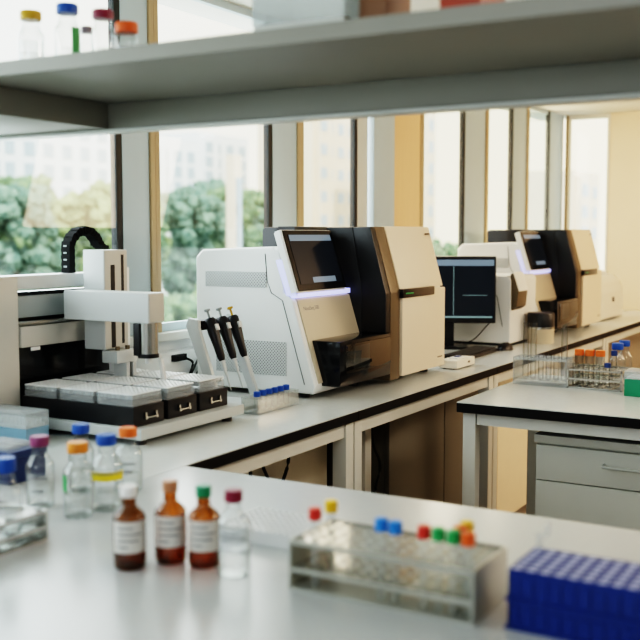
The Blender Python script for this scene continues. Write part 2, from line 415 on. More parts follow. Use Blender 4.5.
# ------------------------------------------------------------------ benches
def bench(x0, x1, y0, y1, label, legs, ylegs, apron_front=True, edge_sides=('y0',), foot=True):
    t = thing('lab_bench', label, 'bench', ((x0+x1)/2, (y0+y1)/2, 0))
    g = .0015
    top = MB().box(x0+g, x1-g, y0, y1, ZB-.003, ZB).build('worktop', M['laminate'], t)
    MB().box(x0+g, x1-g, y0+.0005, y1, ZB-.033, ZB-.003).build('edge_band', M['edge'], top)
    MB().box(x0+.004, x1-.004, y0+.022, y0+.052, ZB-.082, ZB-.033).build('apron', M['frame'], t)
    MB().box(x0+.004, x1-.004, y1-.06, y1-.03, ZB-.082, ZB-.033).build('apron', M['frame'], t)
    if x0 < 3: MB().box(x0+.008, x1-.008 if x0 < 1 else 3.37, 1.93, 1.948, .05, ZB-.034).build('back_panel', M['backing'], t)
    for lx in legs:
        for ly in ylegs: MB().box(lx, lx+.05, ly, ly+.05, 0, ZB-.033, .003).build('leg', M['frame'], t)
    return t
YF = 1.51
bench(.30, 2.84, YF, WY-.005, 'grey white window bench under the liquid handling robot', (.33, 2.785), (YF+.015, 2.2))
bench(2.84, 4.10, YF, WY-.005, 'grey white window bench under the large near sequencer', (2.843, 4.045), (YF+.015, 2.2))
bench(4.10, 5.95, YF, WY-.005, 'grey white window bench under the monitor and keyboard', (4.105, 5.89), (YF+.015, 2.2))
bench(5.95, WX-.005, YF, WY-.005, 'grey white window bench at the far end by the end wall', (5.955, WX-.06), (YF+.015, 2.2))
t = thing('bench_support', 'single grey support post under the sequencer bench beside the taupe cabinet', 'post', (3.275, 1.72, 0))
B(3.25, 3.30, 1.70, 1.75, .012, ZB-.034, .003).build('post', M['frame'], t); B(3.235, 3.315, 1.685, 1.765, 0, .012, .002).build('foot_plate', M['frame_dark'], t)
# near peninsula
t = thing('near_bench', 'wide pale bench in the foreground holding bottles and racks', 'bench', (1.35, .4, 0))
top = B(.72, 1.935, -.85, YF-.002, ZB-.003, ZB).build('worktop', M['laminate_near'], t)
B(.72, 1.9345, -.85, YF-.002, ZB-.033, ZB-.003).build('edge_band', M['frame'], top)
B(1.87, 1.90, -.83, YF-.03, ZB-.1, ZB-.033).build('apron', M['frame'], t); B(.75, .78, -.83, YF-.03, ZB-.1, ZB-.033).build('apron', M['frame'], t)
for lx, ly in ((.76, -.83), (1.85, -.83), (.76, 1.44), (1.85, 1.44)): B(lx, lx+.05, ly, ly+.05, 0, ZB-.033, .003).build('leg', M['frame'], t)
# island
t = thing('island_bench', 'pale island bench with black edge holding test tube racks', 'bench', (3.6, .4, 0))
IX0, IX1, IY0, IY1 = 3.15, 3.945, -.5, 1.302
top = B(IX0, IX1, IY0, IY1, ZB-.003, ZB).build('worktop', M['laminate'], t)
B(IX0+.0005, IX1, IY0, IY1-.0005, ZB-.034, ZB-.003).build('edge_band', M['edge'], top)
for a in ((IX0+.022, IX0+.05, IY0+.02, IY1-.065), (IX1-.06, IX1-.03, IY0+.02, IY1-.065), (IX0+.06, IX1-.07, IY1-.05, IY1-.025)): B(*a, ZB-.075, ZB-.034).build('apron', M['frame'], t)
for lx, ly in ((IX0+.02, 1.242), (IX1-.065, 1.254), (IX0+.02, IY0+.02), (IX1-.075, IY0+.02)):
    B(lx, lx+.045, ly, ly+.045, 0, ZB-.034, .003).build('leg', M['frame'], t)
# drawer pedestal under the island
t = thing('drawer_cabinet', 'light grey drawer cabinet standing under the island bench', 'cabinet', (3.5, .7, 0))
DX = 3.23; DY1 = 1.053; DY0 = .40
B(DX+.018, DX+.62, DY0, DY1, .04, .775).build('carcass', M['drawer'], t)
B(DX-.004, DX+.63, DY0-.004, DY1+.004, .775, .802, .003).build('top_panel', M['drawer'], t)
for z0, z1 in ((.655, .768), (.655-.31, .648), (.06, .338)):
    d = B(DX, DX+.018, DY0+.003, DY1-.003, z0 if z0 != .655 else .652, z1, .002).build('drawer', M['drawer'], t)
    hz = z1-.045 if z1 > .7 else z1-.17
    MB().tube([(DX, .825, hz), (DX-.03, .82, hz), (DX-.034, .80, hz), (DX-.034, .62, hz), (DX-.03, .60, hz), (DX, .595, hz)], .006, 8).build('handle', M['frame_dark'], d)
# under the window bench
t = thing('base_cabinet', 'dark taupe base cabinet under the near sequencer bench', 'cabinet', (4.0, 2, 0))
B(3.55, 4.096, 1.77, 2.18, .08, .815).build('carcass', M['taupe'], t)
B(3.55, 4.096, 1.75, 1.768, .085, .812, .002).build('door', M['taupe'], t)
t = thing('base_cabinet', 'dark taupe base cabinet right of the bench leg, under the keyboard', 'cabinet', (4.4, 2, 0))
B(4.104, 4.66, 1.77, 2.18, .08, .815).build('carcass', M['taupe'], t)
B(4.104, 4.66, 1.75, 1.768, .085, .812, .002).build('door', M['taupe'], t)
t = thing('base_cabinet', 'warm tan base cabinet under the far bench, seen past the island leg', 'cabinet', (5.1, 2, 0))
B(4.69, 5.7, 1.74, 2.18, .03, .815).build('carcass', M['tan'], t)
B(4.69, 5.7, 1.72, 1.738, .03, .812, .002).build('door', M['tan'], t)
def curve_pts(ctrl, n=8):
    P = [Vector(p) for p in ctrl]; P = [P[0]*2-P[1]]+P+[P[-1]*2-P[-2]]; out = []
    for i in range(1, len(P)-2):
        for k in range(n):
            t = k/n; a, b, c, d = P[i-1:i+3]
            out.append(.5*((2*b)+(c-a)*t+(2*a-5*b+4*c-d)*t*t+(3*b-a-3*c+d)*t**3))
    out.append(P[-2]); return out
def cable(pts, label, r=.006, group=None, n=8, mat='cable', name='power_cable', cat='cable'):
    o = MB().tube(curve_pts(pts, n), r, 7).build(name, M[mat])
    return single(o, pts[0], label, cat, group)
cable([(2.770, 1.89, .80), (2.785, 1.89, .6), (2.775, 1.89, .35), (2.79, 1.89, .02)], 'single black cable hanging leftmost under the robot bench')
cable([(2.940, 1.915, .80), (2.890, 1.915, .68), (2.970, 1.915, .52), (2.890, 1.915, .3), (2.920, 1.915, .02)], 'curling black cable under the bench, left of the crossing one')
cable([(2.980, 1.87, .80), (2.990, 1.87, .66), (2.900, 1.87, .5), (2.990, 1.87, .3), (2.960, 1.87, .02)], 'black cable under the bench crossing over the curling one')
cable([(3.43, 1.77, .82), (3.45, 1.77, .66), (3.51, 1.77, .55), (3.45, 1.77, .40), (3.46, 1.77, .02)], 'looped black cable hanging beside the taupe cabinet, nearest its edge')
cable([(3.50, 1.80, .82), (3.49, 1.80, .66), (3.44, 1.80, .52), (3.51, 1.80, .4), (3.49, 1.80, .02)], 'tangled black cable hanging behind the looped one')
cable([(3.42, 1.84, .82), (3.44, 1.84, .55), (3.51, 1.84, .62), (3.52, 1.84, .4), (3.5, 1.84, .02)], 'slack black cable drooping at the back under the sequencer')

# ------------------------------------------------------------------ overhead shelf
t = thing('reagent_shelf', 'grey overhead shelf spanning the foreground bench', 'shelf', (1.7, .7, ZB))
SX0, SX1, SZ = 1.47, 1.945, 1.778
B(SX0, SX1, -.75, 2.28, SZ, SZ+.029, .003).build('shelf_board', M['shelf'], t)
B(1.90, 1.94, -.75, 2.28, 1.716, SZ-.001, .003).build('rear_beam', M['shelf'], t)
B(1.48, 1.899, 1.70, 2.28, 1.716, SZ-.001, .003).build('cross_beam', M['shelf'], t)
B(1.895, 1.944, -.75, 2.28, 1.708, 1.7155, .002).build('light_lip', M['shelf_pale'], t)
for (px, py) in ((1.875, 2.23), (1.875, -.74)): B(px, px+.024, py, py+.05, ZB, 1.708, .003).build('post', M['shelf'], t)
ST = SZ+.029

# ------------------------------------------------------------------ bottles
def bottle(name, label, loc, h, r, rc, hc, glass, capm, liquid=None, level=.5, lab=None, group=None, seg=28, neck=None, sh=.28):
    """lab: (z0, z1, centre angle, half width, material, ink lines)"""
    t = thing(name, label, 'bottle', loc, 0, group)
    hn = h-hc; rn = neck or rc*.80; zs = hn*(1-sh)
    prof = [(0, .002), (r*.85, .0), (r*.97, .004), (r, .010), (r, zs*.94)]
    for k in range(1, 7):
        a = k/6; prof.append((r+(rn-r)*(a*a*(3-2*a)), zs*.94+(hn*.90-zs*.94)*a))
    prof += [(rn*1.06, hn*.92), (rn, hn*.95), (rn, hn+.002)]
    MB().lathe(prof, seg=seg).build('glass_body', glass, t, local=True)
    cp = []
    b = bmesh.new()
    n = 36
    rings = []
    for z, f in ((h-hc, .97), (h-hc+.002, 1.), (h-.003, 1.), (h, .93)):
        rings.append([b.verts.new((math.cos(2*PI*i/n)*rc*f*(1 if i % 2 else .965), math.sin(2*PI*i/n)*rc*f*(1 if i % 2 else .965), z)) for i in range(n)])
    for A, Bq in zip(rings, rings[1:]):
        for i in range(n): b.faces.new((A[i], A[(i+1) % n], Bq[(i+1) % n], Bq[i]))
    b.faces.new(rings[-1]); b.faces.new(rings[0][::-1])
    MB().join(b).build('cap', capm, t, local=True)
    if liquid:
        q = r*.93; zl = max(.02, zs*level)
        MB().lathe([(0, .005), (q*.9, .004), (q, .010), (q, zl), (0, zl)], seg=seg).build('liquid', liquid, t, local=True)
    if lab:
        z0, z1, ac, hw, lm, ink = lab
        L = MB().lathe([(r*1.012, h*z0), (r*1.012, h*z1)], seg=18, a0=ac-hw, a1=ac+hw).build('paper_label', lm, t, local=True)
        if ink:
            mb = MB()
            for k, (f0, f1) in enumerate(ink):
                zz = h*(z1-(z1-z0)*(.2+.6*k/max(1, len(ink)-1)))
                mb.lathe([(r*1.02, zz-.0014), (r*1.02, zz+.0014)], seg=12, a0=ac+hw*f0, a1=ac+hw*f1)
            mb.build('printed_lines', M['ink'], L, local=True)
    return t
CAMDIR = PI+math.radians(30)      # bearing from the objects back toward the camera
G, LQ = M['glass'], M['liquid']
def cd(x, y): return math.atan2(-y, -x)
bottle('media_bottle', 'clear bottle with plum purple cap beside the steel rack', (1.49, 1.535, ZB), .148, .029, .0195, .020, G, M['cap_purple'], LQ, .55, (.2, .5, cd(1.5, 1.5), .9, M['frost'], [(-.7, .6), (-.7, .2)]))
bottle('media_bottle', 'clear bottle with amber orange cap and green label patch', (1.476, 1.416, ZB), .150, .030, .0205, .020, G, M['cap_amberc'], LQ, .5, (.36, .58, cd(1.5, 1.4)-1.15, .35, M['labgreen'], None))
bottle('media_bottle', 'clear bottle with blue cap half hidden behind the amber orange capped bottle', (1.634, 1.557, ZB), .1475, .028, .0190, .020, G, M['cap_blue'], LQ, .5)
bottle('media_bottle', 'clear bottle with blue cap and yellow label band', (1.544, 1.402, ZB), .1555, .0325, .0205, .021, G, M['cap_blue'], LQ, .42, (.42, .535, cd(1.5, 1.4), 1.25, M['labyellow'], [(-.8, .8)]))
bottle('media_bottle', 'clear bottle with orange red cap behind the yellow labelled bottle', (1.686, 1.468, ZB), .140, .0305, .0195, .020, G, M['cap_orange'], LQ, .45, (.3, .5, cd(1.6, 1.45), .7, M['frost'], [(-.8, .7), (-.8, .3)]))
A = M['amber']; ink3 = [(-.75, .2), (-.75, .7), (-.75, .5), (-.75, -.1)]
for (x, y, h, rc, cap, lab) in ((1.287, 1.121, .1405, .0140, 'white', 'amber glass bottle with white cap, leftmost of the amber row'),
                               (1.347, 1.081, .1415, .0135, 'brown', 'amber glass bottle with brown cap, middle of the amber row'),
                               (1.359, 1.019, .1378, .0133, 'green', 'amber glass bottle with green cap, next to the clear bottle')):
    bottle('amber_bottle', lab, (x, y, ZB), h, .0272, rc, .019, A, M['cap_'+cap], M['amberliq'], .62, (.22, .60, cd(x, y), 1.15, M['label'], ink3), 'amber bottles on the near bench', sh=.24)
bottle('reagent_bottle', 'clear labelled bottle with dark maroon cap right of the amber bottles', (1.343, .946, ZB), .1437, .0275, .0150, .020, G, M['cap_maroon'], LQ, .5, (.30, .58, cd(1.34, .946), 1.1, M['frost'], ink3), sh=.24)
# on the shelf
sg = 'bottles on the overhead shelf'
bottle('media_bottle', 'clear shelf bottle with mustard yellow cap, leftmost on the shelf', (1.60, 1.645, ST), .127, .0285, .0228, .019, G, M['cap_mustard'], LQ, .5, (.1, .5, cd(1.6, 1.645), 1., M['frost'], None), sg)
bottle('media_bottle', 'clear shelf bottle with blue cap and olive label, second from left', (1.60, 1.540, ST), .130, .0275, .0228, .020, G, M['cap_blue'], LQ, .5, (.2, .62, cd(1.6, 1.55)+.7, .4, M['labgreen'], None), sg)
bottle('vial', 'small clear vial with grey cap between the blue and maroon shelf bottles', (1.69, 1.570, ST), .103, .0140, .0125, .014, G, M['cap_greycap'], None, .5, None, sg)
bottle('media_bottle', 'clear shelf bottle with maroon cap beside the small vial', (1.60, 1.442, ST), .1075, .0235, .0215, .018, G, M['cap_maroon'], LQ, .5, None, sg)
bottle('wide_jar', 'short clear jar with orange red cap, rightmost of the shelf bottles', (1.60, 1.380, ST), .076, .0215, .0228, .020, G, M['cap_rorange'], LQ, .6, None, sg, neck=.0175, sh=.12)
def lidbox(name, label, cat, x0, x1, y0, y1, z0, zm, z1, mb_, ml, inner=None):
    t = thing(name, label, cat, ((x0+x1)/2, (y0+y1)/2, z0))
    w = .003
    MB().box(x0, x1, y0, y1, z0, z0+w).box(x0, x0+w, y0, y1, z0+w, zm).box(x1-w, x1, y0, y1, z0+w, zm).box(x0+w, x1-w, y0, y0+w, z0+w, zm).box(x0+w, x1-w, y1-w, y1, z0+w, zm).build('tray', mb_, t)
    L = MB().box(x0-.002, x1+.002, y0-.002, y1+.002, z1-.003, z1, .001)
    for a in ((x0-.002, x0, y0-.002, y1+.002), (x1, x1+.002, y0-.002, y1+.002), (x0, x1, y0-.002, y0), (x0, x1, y1, y1+.002)): L.box(*a, zm, z1-.003)
    L.build('lid', ml, t)
    return t
t = lidbox('storage_box', 'grey translucent storage box on the overhead shelf', 'box', 1.58, 1.72, .872, 1.06, ST, 1.84, 1.93, M['shelf_pale'], M['frost'])
t = thing('card_box', 'small dark brown carton on the shelf beside the translucent box', 'box', (1.65, .825, ST))
B(1.60, 1.70, .800, .852, ST, 1.92, .001).build('carton', M['brownbox'], t); B(1.60, 1.70, .8, .852, 1.9205, 1.923, .001).build('lid', M['brownbox'], t)
t = thing('card_box', 'reddish brown carton farther right on the overhead shelf', 'box', (1.65, .66, ST))
B(1.60, 1.72, .628, .70, ST, 1.94, .001).build('carton', M['redbox'], t); B(1.60, 1.72, .628, .7, 1.9405, 1.943, .001).build('lid', M['redbox'], t)

# ------------------------------------------------------------------ racks and tubes on the near bench
def rack(name, label, x0, x1, y0, y1, z0, z1, nx, ny, r, mat, mend, tiers=(.5,), group=None):
    t = thing(name, label, 'rack', ((x0+x1)/2, (y0+y1)/2, z0), 0, group)
    e = .004; h = z1-z0
    MB().box(x0, x1, y0, y1, z0, z0+.004, .001).build('base_plate', mend, t)
    MB().holed(x0+e, x1-e, y0+e, y1-e, z1-.004, z1, nx, ny, r).build('top_plate', mat, t)
    for f in tiers: MB().holed(x0+e, x1-e, y0+e, y1-e, z0+h*f-.002, z0+h*f+.002, nx, ny, r).build('middle_plate', mat, t)
    if (x1-x0) < (y1-y0): ends = ((x0, x1, y0, y0+e), (x0, x1, y1-e, y1)); rails = ((x0, x0+e), (x1-e, x1))
    else: ends = ((x0, x0+e, y0, y1), (x1-e, x1, y0, y1)); rails = ((y0, y0+e), (y1-e, y1))
    for q in ends: MB().box(*q, z0+.004, z1+.001, .001).build('end_plate', mend, t)
    for a, b in rails:
        mb = MB()
        for zz in [z1-.006]+[z0+h*f-.004 for f in tiers]:
            if (x1-x0) < (y1-y0): mb.box(a, b, y0+e, y1-e, zz, zz+.007)
            else: mb.box(x0+e, x1-e, a, b, zz, zz+.007)
        mb.build('rail', mend, t)
    return t
RK = (1.33, 1.468, .520, .832)
rack('tube_rack', 'long grey clear tube rack with coloured caps on the near bench', *RK, ZB, .98, 5, 13, .0088, M['rackgrey'], M['rackend'], (.42,))
def tube(name, label, cat, loc, h, r, cap=None, caph=.012, capr=1.18, glass='glass', group=None, fill=.4, fillm='liquid'):
    t = thing(name, label, cat, loc, 0, group)
    MB().lathe([(0, 0), (r*.5, r*.13), (r*.87, r*.5), (r, r), (r, h), (r*.9, h)], seg=16).build('glass_wall', M[glass], t, local=True)
    if cap: MB().lathe([(0, h-.003), (r*capr, h-.003), (r*capr, h+caph-.0015), (r*capr-.0015, h+caph), (0, h+caph)], seg=18).build('cap', M['cap_'+cap], t, local=True)
    if fill: MB().lathe([(0, .001), (r*.82, r*.5), (r*.9, r), (r*.9, h*fill), (0, h*fill)], seg=16).build('liquid', M[fillm], t, local=True)
    return t
px, py = (RK[1]-RK[0]-.008)/5, (RK[3]-RK[2]-.008)/13
def hole(i, j): return (RK[0]+.004+px*(i+.5), RK[2]+.004+py*(j+.5), ZB+.0045)
for (i, j, c, h, lab) in ((0, 11, 'red', .113, 'red capped tube at the left end of the near rack'),
                          (2, 11, 'yellow', .113, 'yellow capped tube at the left end of the near rack'),
                          (0, 6, 'sky', .113, 'bright blue capped tube, left of the pair in the near rack'),
                          (0, 5, 'sky', .112, 'bright blue capped tube, right of the pair in the near rack'),
                          (0, 3, 'red', .112, 'red capped tube just left of the two green ones in the near rack'),
                          (0, 2, 'tgreen', .112, 'green capped tube next to the red one in the near rack'),
                          (0, 1, 'tgreen', .112, 'green capped tube next to the orange red one at the right end'),
                          (0, 0, 'rorange', .112, 'orange red capped tube at the right front corner of the near rack'),
                          (1, 1, 'orange', .112, 'orange capped tube behind the second green one in the near rack'),
                          (2, 1, 'yellow', .112, 'yellow capped tube at the right end of the near rack')):
    tube('capped_tube', lab, 'tube', hole(i, j), h, .0066, c, .0155, 1.55, group='capped tubes in the near rack', glass='acrylic', fill=.45)
# wire rack at the left edge holding a bottle
rack('bottle_rack', 'low shiny steel rack at the left edge of the near bench', 1.10, 1.332, 1.355, 1.481, ZB, .955, 3, 1, .034, M['metal'], M['metal'], (.45,))
bottle('media_bottle', 'tall clear bottle with big blue cap standing in the steel rack', (1.2907, 1.418, ZB+.0045), .150, .0285, .0195, .026, G, M['cap_blue'], LQ, .4, (.15, .4, cd(1.28, 1.43), 1., M['frost'], None))
# well tray
t = thing('well_plate', 'clear low well tray behind the maroon capped bottle', 'plate', (1.565, 1.0, ZB))
MB().holed(1.50, 1.632, .905, 1.09, ZB+.022, ZB+.026, 8, 12, .0062).build('well_deck', M['wellplate'], t)
mb = MB()
for a in ((1.50, 1.632, .905, .908), (1.50, 1.632, 1.087, 1.09), (1.50, 1.503, .908, 1.087), (1.629, 1.632, .908, 1.087)): mb.box(*a, ZB, ZB+.022)
mb.build('skirt', M['wellplate'], t)
# stacked blue racks
def bluerack(label, z0, z1, dx):
    x0, x1, y0, y1 = 1.352+dx, 1.468+dx, .235, .477
    t = thing('microtube_rack', label, 'rack', ((x0+x1)/2, (y0+y1)/2, z0), 0, 'stacked blue racks')
    MB().holed(x0, x1, y0, y1, z1-.006, z1, 6, 12, .0074).build('top_plate', M['rackblue'], t)
    mb = MB()
    for a in ((x0, x1, y0, y0+.003), (x0, x1, y1-.003, y1), (x0, x0+.003, y0, y1), (x1-.003, x1, y0, y1)): mb.box(*a, z0+.004, z1-.006)
    for k in range(12):
        yy = y0+(y1-y0)*(k+.5)/12; mb.box(x0-.002, x0, yy-.006, yy+.006, z0+.006, z1-.008)
    mb.box(x0-.004, x1+.004, y0-.004, y1+.004, z0, z0+.004)
    mb.build('body', M['rackblue'], t)
    mb = MB()
    for i in range(6):
        for j in range(12): mb.cyl((x0+(x1-x0)*(i+.5)/6, y0+(y1-y0)*(j+.5)/12, z1-.006), .0070, .0055, 14)
    mb.build('well_discs', M['well'], t)  # pale discs just below the hole rims
bluerack('dark blue tube rack, lower of the stack at the right edge', ZB, .941, .0)
bluerack('dark blue tube rack with rows of holes, upper of the stack', .942, .987, 0)
t = thing('microtube', 'tiny clear open microtube on the back corner of the blue rack', 'tube', (1.455, .467, .977))
MB().lathe([(0, 0), (.004, .004), (.0052, .016), (.0052, .032), (.0065, .033), (.0065, .036)], c=(1.4583, .4668, .9775), seg=14).build('tube_wall', M['acrylic'], t)
MB().box(1.452, 1.465, .4525, .4560, 1.010, 1.030, .001).box(1.457, 1.460, .4555, .461, 1.009, 1.012).build('lid', M['frost'], t)
# blue tip box and dark blue box
t = thing('tip_box', 'pale blue pipette tip box with clear lid at the left edge', 'box', (1.9, 2.08, ZB))
x0, x1, y0, y1 = 1.905, 1.99, 2.012, 2.188
MB().box(x0, x1, y0, y1, ZB, .944, .004).build('base', M['boxblue'], t)
MB().box(x0+.008, x1-.008, y0+.008, y1-.008, .944, .950).build('insert', M['white'], t)
mb = MB()
for i in range(5):
    for j in range(12): mb.cyl((x0+.016+i*.0135, y0+.018+j*.0130, .950), .0042, .012, 8, r2=.003)
mb.build('pipette_tips', M['tip'], t)['kind'] = 'stuff'
L = MB().box(x0, x1, y0, y1, .984, .987, .001)
for a in ((x0, x0+.002, y0, y1), (x1-.002, x1, y0, y1), (x0+.002, x1-.002, y0, y0+.002), (x0+.002, x1-.002, y1-.002, y1)): L.box(*a, .9445, .984)
L.build('lid', M['frost'], t)
t = thing('freezer_box', 'navy blue freezer box behind the steel rack', 'box', (1.66, 1.72, ZB))
B(1.58, 1.69, 1.722, 1.85, ZB, .955, .003).build('base', M['navybox'], t)
B(1.577, 1.693, 1.719, 1.853, .956, .975, .003).build('lid', M['navybox'], t)
MB().box(1.572, 1.5765, 1.735, 1.765, .935, .962, .001).build('catch', M['cap_amberc'], t)
MB().box(1.59, 1.67, 1.74, 1.84, .9755, .985, .002).build('ice_tray', M['frost'], t)

# ------------------------------------------------------------------ liquid handling robot
t = thing('liquid_handler', 'grey benchtop liquid handling robot with black deck and gantry', 'lab robot', (2.29, 2.0, ZB))
B(2.05, 2.53, 1.74, 2.27, .916, .946, .004).build('deck_base', M['alu'], t)
for fx, fy in ((2.08, 1.77), (2.48, 1.77), (2.08, 2.22), (2.48, 2.22)): MB().cyl((fx, fy, ZB), .016, .0165, 14).build('foot', M['black'], t)
B(1.94, 2.062, 2.195, 2.28, ZB, 1.343, .005).build('side_column', M['handler_warm'], t)
B(2.062, 2.50, 2.225, 2.265, .946, 1.295).build('back_panel', M['blackgloss'], t)
B(2.062, 2.46, 2.2, 2.27, 1.303, 1.343, .003).build('top_beam', M['alu_l'], t)
B(2.062, 2.46, 2.204, 2.224, 1.222, 1.284, .002).build('linear_rail', M['alu_d'], t)
B(2.062, 2.40, 2.196, 2.224, 1.200, 1.212, .002).build('guide_rod', M['metal'], t)
B(2.066, 2.46, 2.19, 2.224, 1.137, 1.197, .003).build('lower_beam', M['handler_warm'], t)
B(2.10, 2.135, 2.187, 2.1895, 1.126, 1.136).build('status_tab', M['white'], t)
B(2.200, 2.272, 1.835, 2.155, 1.212, 1.297, .005).build('gantry_arm', M['alu_l'], t)
B(2.205, 2.267, 1.8335, 1.8352, 1.216, 1.293, .002).build('arm_end_cap', M['handler_warm'], t)
zc = B(2.29, 2.395, 2.078, 2.16, 1.115, 1.415, .004).build('lift_column', M['alu_l'], t)
B(2.293, 2.392, 2.0765, 2.0785, 1.118, 1.412, .001).build('column_face', M['handler_warm'], zc)
B(2.318, 2.336, 2.0755, 2.0768, 1.12, 1.37).box(2.365, 2.376, 2.0755, 2.0768, 1.13, 1.40).build('slot', M['black'], zc)
B(2.396, 2.43, 2.10, 2.16, .955, 1.36, .004).build('rear_post', M['white'], t)
# gripper under the column
B(2.30, 2.39, 2.04, 2.10, 1.075, 1.112, .003).box(2.33, 2.345, 2.03, 2.08, 1.03, 1.076).box(2.36, 2.372, 2.03, 2.08, 1.03, 1.076).build('gripper', M['alu_l'], t)
MB().cyl((2.352, 2.045, 1.00), .004, .076, 10, r2=.010).build('nozzle', M['metal'], t)
MB().cyl((2.325, 2.06, 1.112), .007, .012, 10).cyl((2.37, 2.06, 1.112), .007, .012, 10).build('fitting', M['bronze'], t)
ph = MB().cyl((2.236, 1.866, 1.122), .028, .09, 24).build('pipetting_head', M['metal'], t)
MB().box(2.203, 2.214, 1.872, 1.894, 1.118, 1.211, .003).cyl((2.236, 1.866, 1.112), .030, .012, 24).build('head_clamp', M['black'], ph)
MB().cyl((2.236, 1.866, 1.095), .010, .017, 14).build('cone', M['white'], ph)
MB().tube(curve_pts([(2.36, 2.02, 1.10), (2.36, 1.97, 1.125), (2.36, 1.93, 1.10), (2.36, 1.915, 1.05), (2.36, 1.913, 1.0)]), .008).cyl((2.36, 1.913, .985), .013, .05, 12, r2=.010).build('white_hose', M['hose'], t)
# cable chain: links along an arch
arch = []
for k in range(9): arch.append((2.302, 2.232, 1.344+.0105*k))
cz = 1.344+.0105*8
for k in range(1, 14):
    a = PI-PI*k/13; arch.append((2.336+.034*math.cos(a), 2.232-.06*k/13, cz+.046*math.sin(a)))
for k in range(1, 3): arch.append((2.370, 2.172-.01*k, cz-.004*k))
ch = MB()
for i, (a, b) in enumerate(zip(arch, arch[1:])):
    a, b = Vector(a), Vector(b); d = (b-a); L = d.length; ang = math.atan2(d.z, d.x)
    bx = bmesh.new(); bmesh.ops.create_cube(bx, size=1)
    bmesh.ops.transform(bx, matrix=Matrix.Translation((a+b)/2) @ Matrix.Rotation(-ang, 4, 'Y') @ Matrix.Diagonal((L*1.05, .035, .021 if i % 2 else .025, 1)), verts=bx.verts)
    ch.join(bx)
cc = ch.build('cable_chain', M['chain'], t)
mb = MB()
for k in range(1, 8, 2): mb.box(2.2885, 2.290, 2.226, 2.238, 1.350+.0105*k, 1.355+.0105*k)
mb.build('link_marks', M['alu_d'], cc)
# nests (black carriers) and plates
NX = [(2.062, 2.19), (2.206, 2.340), (2.352, 2.492)]
NYr = [(1.778, 1.908), (1.916, 2.046), (2.054, 2.184)]
for i, (a, b) in enumerate(NX):
    n = B(a, b, 1.775, 2.19, .9465, 1.000, .002).build('deck_carrier', M['black'], t)
    mb = MB(); cx = (a+b)/2
    for dx in (-.022, .022): mb.cyl((cx+dx, 1.764, .968), .0045, .011, 10, 'Y').box(cx+dx-.003, cx+dx+.003, 1.766, 1.775, .965, .982)
    mb.box(cx-.022, cx+.022, 1.765, 1.769, .9665, .9695); mb.build('latch', M['metal'], n)
names = (('front', 'middle', 'back'), ('near the camera', 'central', 'beside the pipette stand'))
proto = None
for i, (a, b) in enumerate(NX):
    for j, (c, d) in enumerate(NYr):
        col = ('left', 'centre', 'right')[i]
        lab = 'clear pipette tip rack on the robot deck, %s row, %s column' % (names[0][j], col)
        w = .124; loc = ((a+b)/2, (c+d)/2, 1.0005)
        if proto is None:
            proto = thing('tip_rack', lab, 'tip rack', loc, 0, 'tip racks on the robot deck')
            MB().box(-.062, .062, -.062, .062, 0, .018, .002).build('rack_base', M['plate'], proto, local=True)
            MB().holed(-.061, .061, -.061, .061, .031, .034, 8, 8, .0056, 10).build('tip_deck', M['tip'], proto, local=True)
            mb = MB()
            for p in range(8):
                for q in range(8): mb.cyl((-.0534+.01525*p, -.0534+.01525*q, .019), .0045, .006, 6)
            mb.build('tips', M['alu_d'], proto, local=True)['kind'] = 'stuff'
            L = MB()
            for e in ((-.061, -.0595, -.061, .061), (.0595, .061, -.061, .061), (-.0595, .0595, -.061, -.0595), (-.0595, .0595, .0595, .061)): L.box(*e, .019, .0305)
            L.build('upper_wall', M['plate'], proto, local=True)
        else: dup(proto, loc, lab)

# ------------------------------------------------------------------ pipette stand, pipettes
t = thing('pipette_stand', 'light grey leaning pipette stand behind the blue capped tubes', 'stand', (2.71, 1.93, ZB))
def arm(x):
    return MB().prism([(1.855, ZB+.012), (1.885, ZB+.012), (1.995, 1.17), (1.985, 1.195), (1.945, 1.19), (1.945, 1.165)], x, x+.014, 'X', .002)
arm(2.575).build('side_arm', M['alu_l'], t); arm(2.785).build('side_arm', M['alu_l'], t)
B(2.575, 2.799, 1.82, 2.02, ZB, ZB+.012, .003).build('base', M['alu_l'], t)
B(2.589, 2.785, 1.955, 1.985, 1.155, 1.185, .002).build('cross_bar', M['black'], t)
def pipette(label, loc, knob, first=None):
    t = thing('pipette', label, 'pipette', loc, 0, 'pipettes on the stand')
    tilt = Matrix.Rotation(math.radians(-20), 4, 'X')
    def L(prof, name, m, dy=0, seg=16): return MB().lathe(prof, seg=seg, mat=tilt @ Matrix.Translation((0, dy, 0))).build(name, m, t, local=True)
    h = L([(0, .03), (.014, .03), (.0185, .022), (.019, -.02), (.0145, -.06), (.0125, -.10), (.009, -.112), (0, -.112)], 'handle', M['black'])
    L([(.0085, -.112), (.0075, -.13), (.0045, -.155), (.0035, -.16), (.0028, -.19), (.0012, -.212), (0, -.212)], 'shaft', M['alu_l'])
    L([(0, .028), (.0035, .028), (.0035, .052), (.010, .054), (.010, .060), (0, .061)], 'plunger', knob)
    b = bmesh.new(); bmesh.ops.create_cube(b, size=1)
    MB().join(b, tilt @ Matrix.Translation((0, -.019, -.005)) @ Matrix.Diagonal((.016, .006, .02, 1))).build('display', M['alu_l'], h, local=True)
    b = bmesh.new(); bmesh.ops.create_cube(b, size=1)
    MB().join(b, tilt @ Matrix.Translation((0, .022, .022)) @ Matrix.Diagonal((.014, .030, .008, 1))).build('finger_hook', M['black'], h, local=True)
pipette('black pipette with grey plunger, leftmost on the stand', (2.622, 1.925, 1.165), M['alu_d'])
pipette('black pipette with grey plunger, middle of the stand', (2.686, 1.925, 1.165), M['alu_d'])
